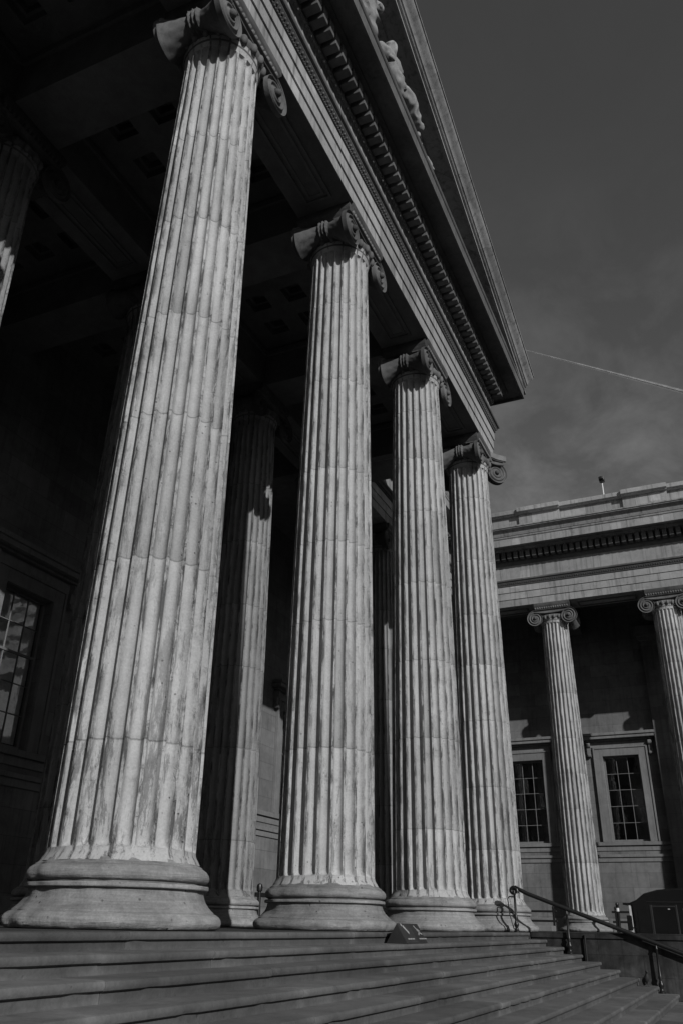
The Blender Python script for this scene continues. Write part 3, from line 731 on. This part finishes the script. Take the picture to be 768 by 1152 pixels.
for (yp, zb) in ((-.82, 0.), (-2.01, -.28-.14), (-3.88, -.98), (-5.70, -1.54)):
    zt = rail_z(yp)-.02; zb = [0, -.42, -1.12, -1.68][[-.82, -2.01, -3.88, -5.70].index(yp)]
    L = zt-zb; m = MB(); yl = yp+.82
    m.lathe([(.07, zb), (.07, zb+.03), (.045, zb+.05), (.035, zb+.10), (.055, zb+.14), (.06, zb+.17), (.04, zb+.21), (.03, zb+.25), (.045, zb+.30), (.03, zb+.34), (.026, zb+.6), (.026, zt-.12), (.04, zt-.1), (.026, zt-.07), (.022, zt)], (0, yl, 0), 14)
    p = m.build('post', M_IRON, hr, smooth=45)
    if yp < -1: continue
    b = MB(); b.tube([(0, yl+.02, zt-.16), (0, yl+.13, zt-.15), (0, yl+.17, zt-.2), (0, yl+.15, zb+.4), (0, yl+.07, zb+.08), (0, yl+.03, zb+.05)], .014, 8); b.build('stay', M_IRON, p, smooth=50)
gr = 'iron railings between the columns'
def railing(y0, y1, x, label):
    r = empty('railing', (x, (y0+y1)/2, 0), label=label, cat='railing', group=gr)
    c = (y0+y1)/2; m = MB()
    for z in (.74, .38): m.box(-.03, .03, y0-c, y1-c, z-.04, z+.04)
    m.build('rail', M_IRON, r, bevel=.01)
    n = max(1, int((y1-y0)/1.6))
    for i in range(n+1):
        m = MB(); yy = y0-c+.15+(y1-y0-.3)*i/n; m.box(-.035, .035, yy-.035, yy+.035, 0, .86); m.lathe([(.05, .86), (.055, .89), (.03, .93), (.001, .95)], (0, yy, 0), 10); m.build('post', M_IRON, r)
    return r
railing(F1Y+1.1, F1Y+FS-1.1, FX-.3, 'low black railing left of the whole distant wing column')
railing(F1Y-FS+1.1, F1Y-1.1, FX-.3, 'low black railing right of the whole distant wing column, behind the van')
b = MB(); b.lathe([(.09, 0), (.09, .04), (.06, .06), (.055, .95), (.07, .97), (.07, 1.0), (.05, 1.04), (.001, 1.06)], (0, 0, 0), 16)
bo = b.build('bollard', M_IRON, smooth=40, loc=(29.25, -1.21, 0)); tag(bo, 'slim black post with a white band standing left of the van', 'bollard')
m = MB(); m.lathe([(.062, .74), (.062, .86)], (0, 0, 0), 16); m.build('band', M_WHITE, bo, smooth=40)
m = MB(); m.box(-.4, .4, -.42, .42, 0, .2)
o = m.build('stone_block', M_TRIM, bevel=.02, loc=(29.5, 1.78, 0)); tag(o, 'low pale stone block on the landing left of the distant wing column', 'block')
ip = empty('barrier_post', (11.9, S, 0), label='short black barrier post with a cross arm beside the second front column base', cat='post')
m = MB(); m.lathe([(.13, 0), (.13, .03), (.05, .05), (.045, .78), (.07, .80), (.075, .88), (.06, .94), (.001, .97)], (0, 0, 0), 14); m.build('post', M_IRON, ip, smooth=40)
m = MB(); m.box(-.2, 1.2, -.025, .025, .66, .76); m.build('arm', M_IRON, ip, bevel=.008)

m = MB(); m.tube([(0, 0, -.02), (0, 0, -.62)], .022, 8); m.box(-.02, .03, -.04, .04, -.66, -.60)
o = m.build('drain_rod', M_IRON, loc=(13.95, -2.36, 0)); tag(o, 'thin black rod fixed upright to the stained wall between two handrail posts', 'rod')

# ------------------------------------------------------------------ wedge sign on the top step
M_SIGN = plain('dark_sign_face', .025, .55); M_SIGNW = plain('faded_white_print', .3, .6); M_SIGN2 = plain('grey_sign_face', .035, .5)
sg = empty('step_sign', (4.66, -1.29, -RI), label='small dark wedge shaped sign with white pictograms on the top step', cat='sign')
L_, D_, H_ = .86, .165, .255
m = MB(); m.add([(0,-D_,0),(0,D_,0),(0,0,H_),(L_,-D_,0),(L_,D_,0),(L_,0,H_)], [(0,2,1),(3,4,5),(0,3,5,2),(1,2,5,4),(0,1,4,3)]); m.build('body', M_SIGN, sg, bevel=.004)
nrm = Vector((0, -H_, D_)).normalized()
def on_face(u, t, d): p = Vector((u, -D_*(1-t), H_*t))+nrm*d; return tuple(p)
def face_poly(mb, pts, d0, d1):
    n = len(pts); mb.add([on_face(u, t, d0) for u, t in pts]+[on_face(u, t, d1) for u, t in pts], [tuple(range(n)), tuple(range(2*n-1, n-1, -1))]+[(i, (i+1) % n, n+(i+1) % n, n+i) for i in range(n)])
m = MB(); face_poly(m, [(.015, .04), (.47, .04), (.47, .96), (.015, .96)], -.002, .004); m.build('panel', M_SIGN2, sg)
m = MB()
def bar(x0, t0, x1, t1, wd):
    dx, dt = x1-x0, (t1-t0)*.32; l = math.hypot(dx, dt); nx, nt_ = -dt/l*wd, dx/l*wd/.32
    face_poly(m, [(x0+nx, t0+nt_), (x0-nx, t0-nt_), (x1-nx, t1-nt_), (x1+nx, t1+nt_)], .003, .007)
bar(.16, .86, .27, .5, .022); bar(.10, .93, .14, .88, .02)
bar(.62, .88, .72, .48, .012); bar(.66, .74, .76, .6, .012); bar(.70, .52, .64, .42, .012); bar(.72, .52, .80, .44, .012)
for i, (x0, x1) in enumerate([(.10, .17), (.19, .25), (.27, .37), (.58, .63), (.65, .73), (.75, .80), (.82, .89)]): bar(x0, .22, x1, .22, .010)
m.build('lettering', M_SIGNW, sg)

# ------------------------------------------------------------------ pigeon
M_BIRD = plain('dark_feathers', .03, .7)
m = MB()
m.tube([(0,.165,.015), (0,.14,.03), (0,.10,.055), (0,.06,.085), (0,.02,.115), (0,-.02,.15), (0,-.045,.185), (0,-.058,.215), (0,-.064,.24), (0,-.07,.26), (0,-.08,.276), (0,-.092,.28), (0,-.10,.276), (0,-.112,.268), (0,-.128,.26)],
       [.012, .022, .032, .045, .056, .058, .048, .034, .026, .026, .028, .024, .012, .007, .002], 14)
for sx in (-.025, .025):
    m.tube([(sx, .005, .09), (sx, .0, .05), (sx, -.002, .008)], [.018, .008, .005], 8)
    for dx in (-.016, 0, .016): m.tube([(sx, -.002, .006), (sx+dx, -.035, .004)], .004, 6)
    m.tube([(sx*1.9, -.03, .175), (sx*2.2, .02, .135), (sx*1.9, .08, .085), (sx*.8, .14, .04)], [.014, .022, .02, .006], 10)
pg = m.build('pigeon', M_BIRD, smooth=60, loc=(13.55, -3.62, -.98)); pg.rotation_euler = (0, 0, R(-62))
def skin(o, radii, sub=2, root=0):
    o.modifiers.new('skin', 'SKIN').use_smooth_shade = True
    me = o.data
    if not me.skin_vertices: me.skin_vertices.new() if hasattr(me.skin_vertices, 'new') else None
    for i, r in enumerate(radii):
        sv = me.skin_vertices[0].data[i]; sv.radius = r if isinstance(r, tuple) else (r, r); sv.use_root = (i == root)
    s_ = o.modifiers.new('sub', 'SUBSURF'); s_.levels = sub; s_.render_levels = sub
tag(pg, 'dark pigeon standing on a step against the stained wall, left of the handrail post', 'pigeon')

# ------------------------------------------------------------------ pediment figures
def figure(name, joints, bones, loc, label, rz=0, fold=.055, sc=1.2):
    me = bpy.data.meshes.new(name); me.from_pydata([j[0] for j in joints], [], []); me.edges.add(len(bones))
    for e, b in zip(me.edges, bones): e.vertices = b
    me.update(); me.materials.append(M_STATUE)
    o = bpy.data.objects.new(name, me); COL.objects.link(o); o.location = loc; o.rotation_euler = (0, 0, rz)
    o.scale = (sc, sc, sc)
    skin(o, [j[1] for j in joints], 3)
    tx = bpy.data.textures.new('folds', 'WOOD'); tx.wood_type = 'BANDNOISE'; tx.noise_scale = .2; tx.turbulence = 7
    d = o.modifiers.new('folds', 'DISPLACE'); d.texture = tx; d.strength = fold; d.texture_coords = 'LOCAL'
    tag(o, label, 'statue', 'carved figures in the pediment'); return o
ZS = 17.60
# draped standing figure leaning towards the centre
figure('statue', [((0,0,1.15), (.34,.30)), ((.02,0,1.55), (.30,.24)), ((.05,0,1.95), (.33,.24)), ((.05,-.02,2.2), .12), ((.04,-.05,2.42), (.155,.17)), ((.03,-.05,2.6), .12),
    ((.38,-.02,1.98), .14), ((.52,-.10,1.62), .11), ((.42,-.32,1.36), .08), ((-.30,0,1.98), .14), ((-.46,-.05,1.6), .11), ((-.5,-.2,1.28), .08),
    ((.16,-.05,.65), (.30,.26)), ((.20,.0,.10), (.28,.26)), ((-.14,0,.65), (.28,.26)), ((-.18,.05,.10), (.27,.26))],
    [(0,1),(1,2),(2,3),(3,4),(4,5),(2,6),(6,7),(7,8),(2,9),(9,10),(10,11),(0,12),(12,13),(0,14),(14,15)], (2.95, YFACE-.62, ZS), 'draped stone figure standing in the pediment, cut by the top edge of the photo')
# seated figure with raised knees
figure('statue', [((0,0,.62), (.32,.28)), ((-.03,0,1.0), (.27,.22)), ((-.04,-.02,1.42), (.34,.24)), ((-.02,-.04,1.66), .11), ((.0,-.07,1.88), (.15,.165)), ((0,-.07,2.05), .11),
    ((.30,-.05,1.46), .15), ((.52,-.14,1.16), .11), ((.78,-.2,.98), .08), ((-.38,0,1.42), .14), ((-.5,-.12,1.05), .1), ((-.36,-.3,.8), .08),
    ((.55,-.18,.86), (.19,.18)), ((.92,-.2,.42), (.13,.13)), ((1.12,-.25,.10), (.11,.1)), ((.42,-.3,.55), (.2,.18)), ((.72,-.36,.2), (.13,.12)), ((.98,-.4,.08), .09)],
    [(0,1),(1,2),(2,3),(3,4),(4,5),(2,6),(6,7),(7,8),(2,9),(9,10),(10,11),(0,12),(12,13),(13,14),(0,15),(15,16),(16,17)], (4.75, YFACE-.64, ZS), 'stone figure seated with knees drawn up, right of the standing draped figure', sc=1.1, fold=.06)
# reclining figure near the corner
figure('statue', [((0,0,.32), (.28,.25)), ((-.35,0,.55), (.25,.21)), ((-.68,-.03,.85), (.29,.22)), ((-.8,-.05,1.06), .10), ((-.86,-.08,1.26), (.14,.155)), ((-.88,-.08,1.42), .1),
    ((-.46,-.22,.86), .12), ((-.28,-.34,.58), .09), ((-.08,-.4,.42), .07), ((-.92,.02,.82), .12), ((-1.08,-.02,.45), .1), ((-1.0,-.2,.12), .08),
    ((.5,-.1,.52), (.17,.16)), ((.9,-.12,.22), (.12,.12)), ((1.25,-.15,.1), .09), ((.5,-.25,.24), (.17,.15)), ((1.0,-.28,.14), .11), ((1.35,-.3,.09), .08)],
    [(0,1),(1,2),(2,3),(3,4),(4,5),(2,6),(6,7),(7,8),(2,9),(9,10),(10,11),(0,12),(12,13),(13,14),(0,15),(15,16),(16,17)], (7.25, YFACE-.72, ZS), 'small reclining stone figure nearest the pediment corner', sc=.6, fold=.03)

# ------------------------------------------------------------------ black van beyond the wall
M_VAN = plain('black_gloss_paint', .01, .18, 0., .15, .6); M_TYRE = plain('tyre_rubber', .02, .85); M_PALE = plain('white_van_panel', .5, .45)
M_WGL = glass('windscreen_glass', .75, .95); M_VGL = plain('dark_tinted_glass', .010, .06, 0., .05, .5); M_RIMD = plain('dark_trim', .022, .4); M_RIM = plain('steel_rim', .3, .35, 1.)
van = empty('van', (18, -5.6, GZ), label='black high roofed van parked beyond the stained wall at the right edge', cat='van')
VL = 2.65                                  # half length; front at +y
def vprof(): return [(2.62, .35), (2.66, .6), (2.64, .95), (2.55, 1.12), (2.50, 1.75)]
body = MB()
sec = [(-2.6, .35), (2.62, .35), (2.67, .62), (2.64, 1.0), (2.60, 1.2), (2.56, 1.60), (2.60, 2.36), (2.66, 2.42), (2.46, 2.50), (2.24, 2.66), (1.9, 2.75), (1.4, 2.79), (-2.4, 2.80), (-2.58, 2.7), (-2.62, 1.2)]
def xin(z): return 0.
vs = [(-(0)+xin(z), y, z) for y, z in sec]+[(2.0-xin(z), y, z) for y, z in sec]; n = len(sec)
sk_ = {5}                                   # windscreen opening
body.add(vs, [tuple(range(n-1, -1, -1)), tuple(range(n, 2*n))]+[(i, (i+1) % n, n+(i+1) % n, n+i) for i in range(n)])
body.build('body', M_VAN, van, bevel=.11)
def vpart(name, mat, boxes, bev=.01):
    m = MB()
    for bx in boxes: m.box(*bx)
    return m.build(name, mat, van, bevel=bev)
vpart('side_window', M_VGL, [(-.006, .02, 1.50, 2.06, 1.62, 2.32), (-.006, .02, 2.14, 2.46, 1.66, 2.28)])
vpart('windscreen', M_WGL, [(.18, 1.82, 2.62, 2.645, 1.62, 2.36)])
vpart('windscreen_pillar', M_PALE, [(.03, .16, 2.605, 2.67, 1.25, 2.37), (1.84, 1.97, 2.605, 2.67, 1.25, 2.37)])
vpart('roof_visor', M_VAN, [(.05, 1.95, 2.55, 2.82, 2.38, 2.43)])
vpart('side_panel', M_PALE, [(-.012, .10, -.9, 1.30, 1.60, 2.30)])
vpart('window_frame', M_RIMD, [(-.012, .012, 1.44, 1.495, 1.56, 2.38), (-.012, .012, 2.065, 2.135, 1.56, 2.38), (-.012, .012, 1.5, 2.06, 2.325, 2.365), (-.012, .012, 1.5, 2.06, 1.575, 1.615)])
vpart('gutter', M_RIMD, [(-.015, .0, -2.4, 2.2, 2.44, 2.46)])
vpart('door_handle', M_RIM, [(-.03, .0, 1.56, 1.70, 1.44, 1.48)])
vpart('window_glint', M_PALE, [(-.012, .01, 1.62, 1.68, 2.27, 2.295)])  # small pale strip on the side window, a painted highlight
vpart('roof_rack', M_RIM, [(.2, .24, -2.2, .9, 2.86, 2.9), (1.76, 1.8, -2.2, .9, 2.86, 2.9)] + [(.2, 1.8, y_, y_+.05, 2.865, 2.895) for y_ in (-2., -1., 0., .85)]+[(.2, .24, y_, y_+.04, 2.79, 2.87) for y_ in (-2., -.6, .8)])
mi = MB(); mi.box(-.26, -.12, 2.60, 2.72, 1.76, 2.12); mi.box(-.14, .03, 2.60, 2.64, 1.80, 1.85); mi.build('wing_mirror', M_VAN, van, bevel=.03)
for yy in (1.7, -1.7):
    for xx in (.08, 1.92):
        t = MB(); t.lathe([(.2, -.11), (.33, -.11), (.35, -.07), (.35, .07), (.33, .11), (.2, .11)], (xx, yy, .35), 28, 'x'); wh = t.build('wheel', M_TYRE, van, smooth=40)
        t = MB(); t.lathe([(.03, -.115), (.2, -.1), (.2, .1), (.03, .115)], (xx, yy, .35), 24, 'x'); t.build('rim', M_RIM, wh, smooth=40)
hl = [MB(), MB()]
for q, xx in zip(hl, (.3, 1.7)): q.ball((xx, 2.63, .85), .12, 12, 8, (1, .5, 1)); q.build('headlight', M_PALE, van, smooth=60)

# ------------------------------------------------------------------ roof camera and contrail
ma = empty('roof_camera', (31.0, -2.77, 19.25), label='small camera on a thin white mast standing on the far roof', cat='camera')
m = MB(); m.lathe([(.09, -.1), (.09, .02), (.035, .04), (.03, 1.2)], (0, 0, 0), 10); m.build('mast', M_WHITE, ma, smooth=40)
m = MB(); m.box(-.16, .16, -.13, .13, 1.2, 1.42); m.box(-.26, -.15, -.08, .08, 1.24, 1.38); m.ball((0, 0, 1.2), .11, 10, 6); m.build('head', M_IRON, ma, bevel=.02)
def cray(px, py): return (fw*F_PX+r2*(px-384)-u2*(py-576)).normalized()
C0 = Vector(cam.matrix_world.translation)
a = C0+cray(587, 393)*9000; b = C0+cray(800, 449.5)*9000
s = NT('ice_cloud'); s.base(.8); s.b.inputs['Roughness'].default_value = 1.
x, y, z, rnd, Pv = s.coords()
tr = s.n('ShaderNodeBsdfTransparent'); mx = s.n('ShaderNodeMixShader')
s.put(s.ramp(s.noise(Pv, .012, 4, .6), .3, .7, .03, .085), mx.inputs[0]); s.t.links.new(tr.outputs[0], mx.inputs[1]); s.t.links.new(s.b.outputs[0], mx.inputs[2]); s.t.links.new(mx.outputs[0], s.out.inputs[0])
m = MB(); N = 40
for q in (1., .8, .6, .4, .22): m.tube([a.lerp(b, i/N)-a for i in range(N+1)], [q*(4+22*(i/N)**.8+random.uniform(-.5, .5)) for i in range(N+1)], 12)
o = m.build('contrail', s.m, smooth=80, loc=tuple(a)); tag(o, 'thin white aircraft trail crossing the sky right of the pediment tip', 'contrail')
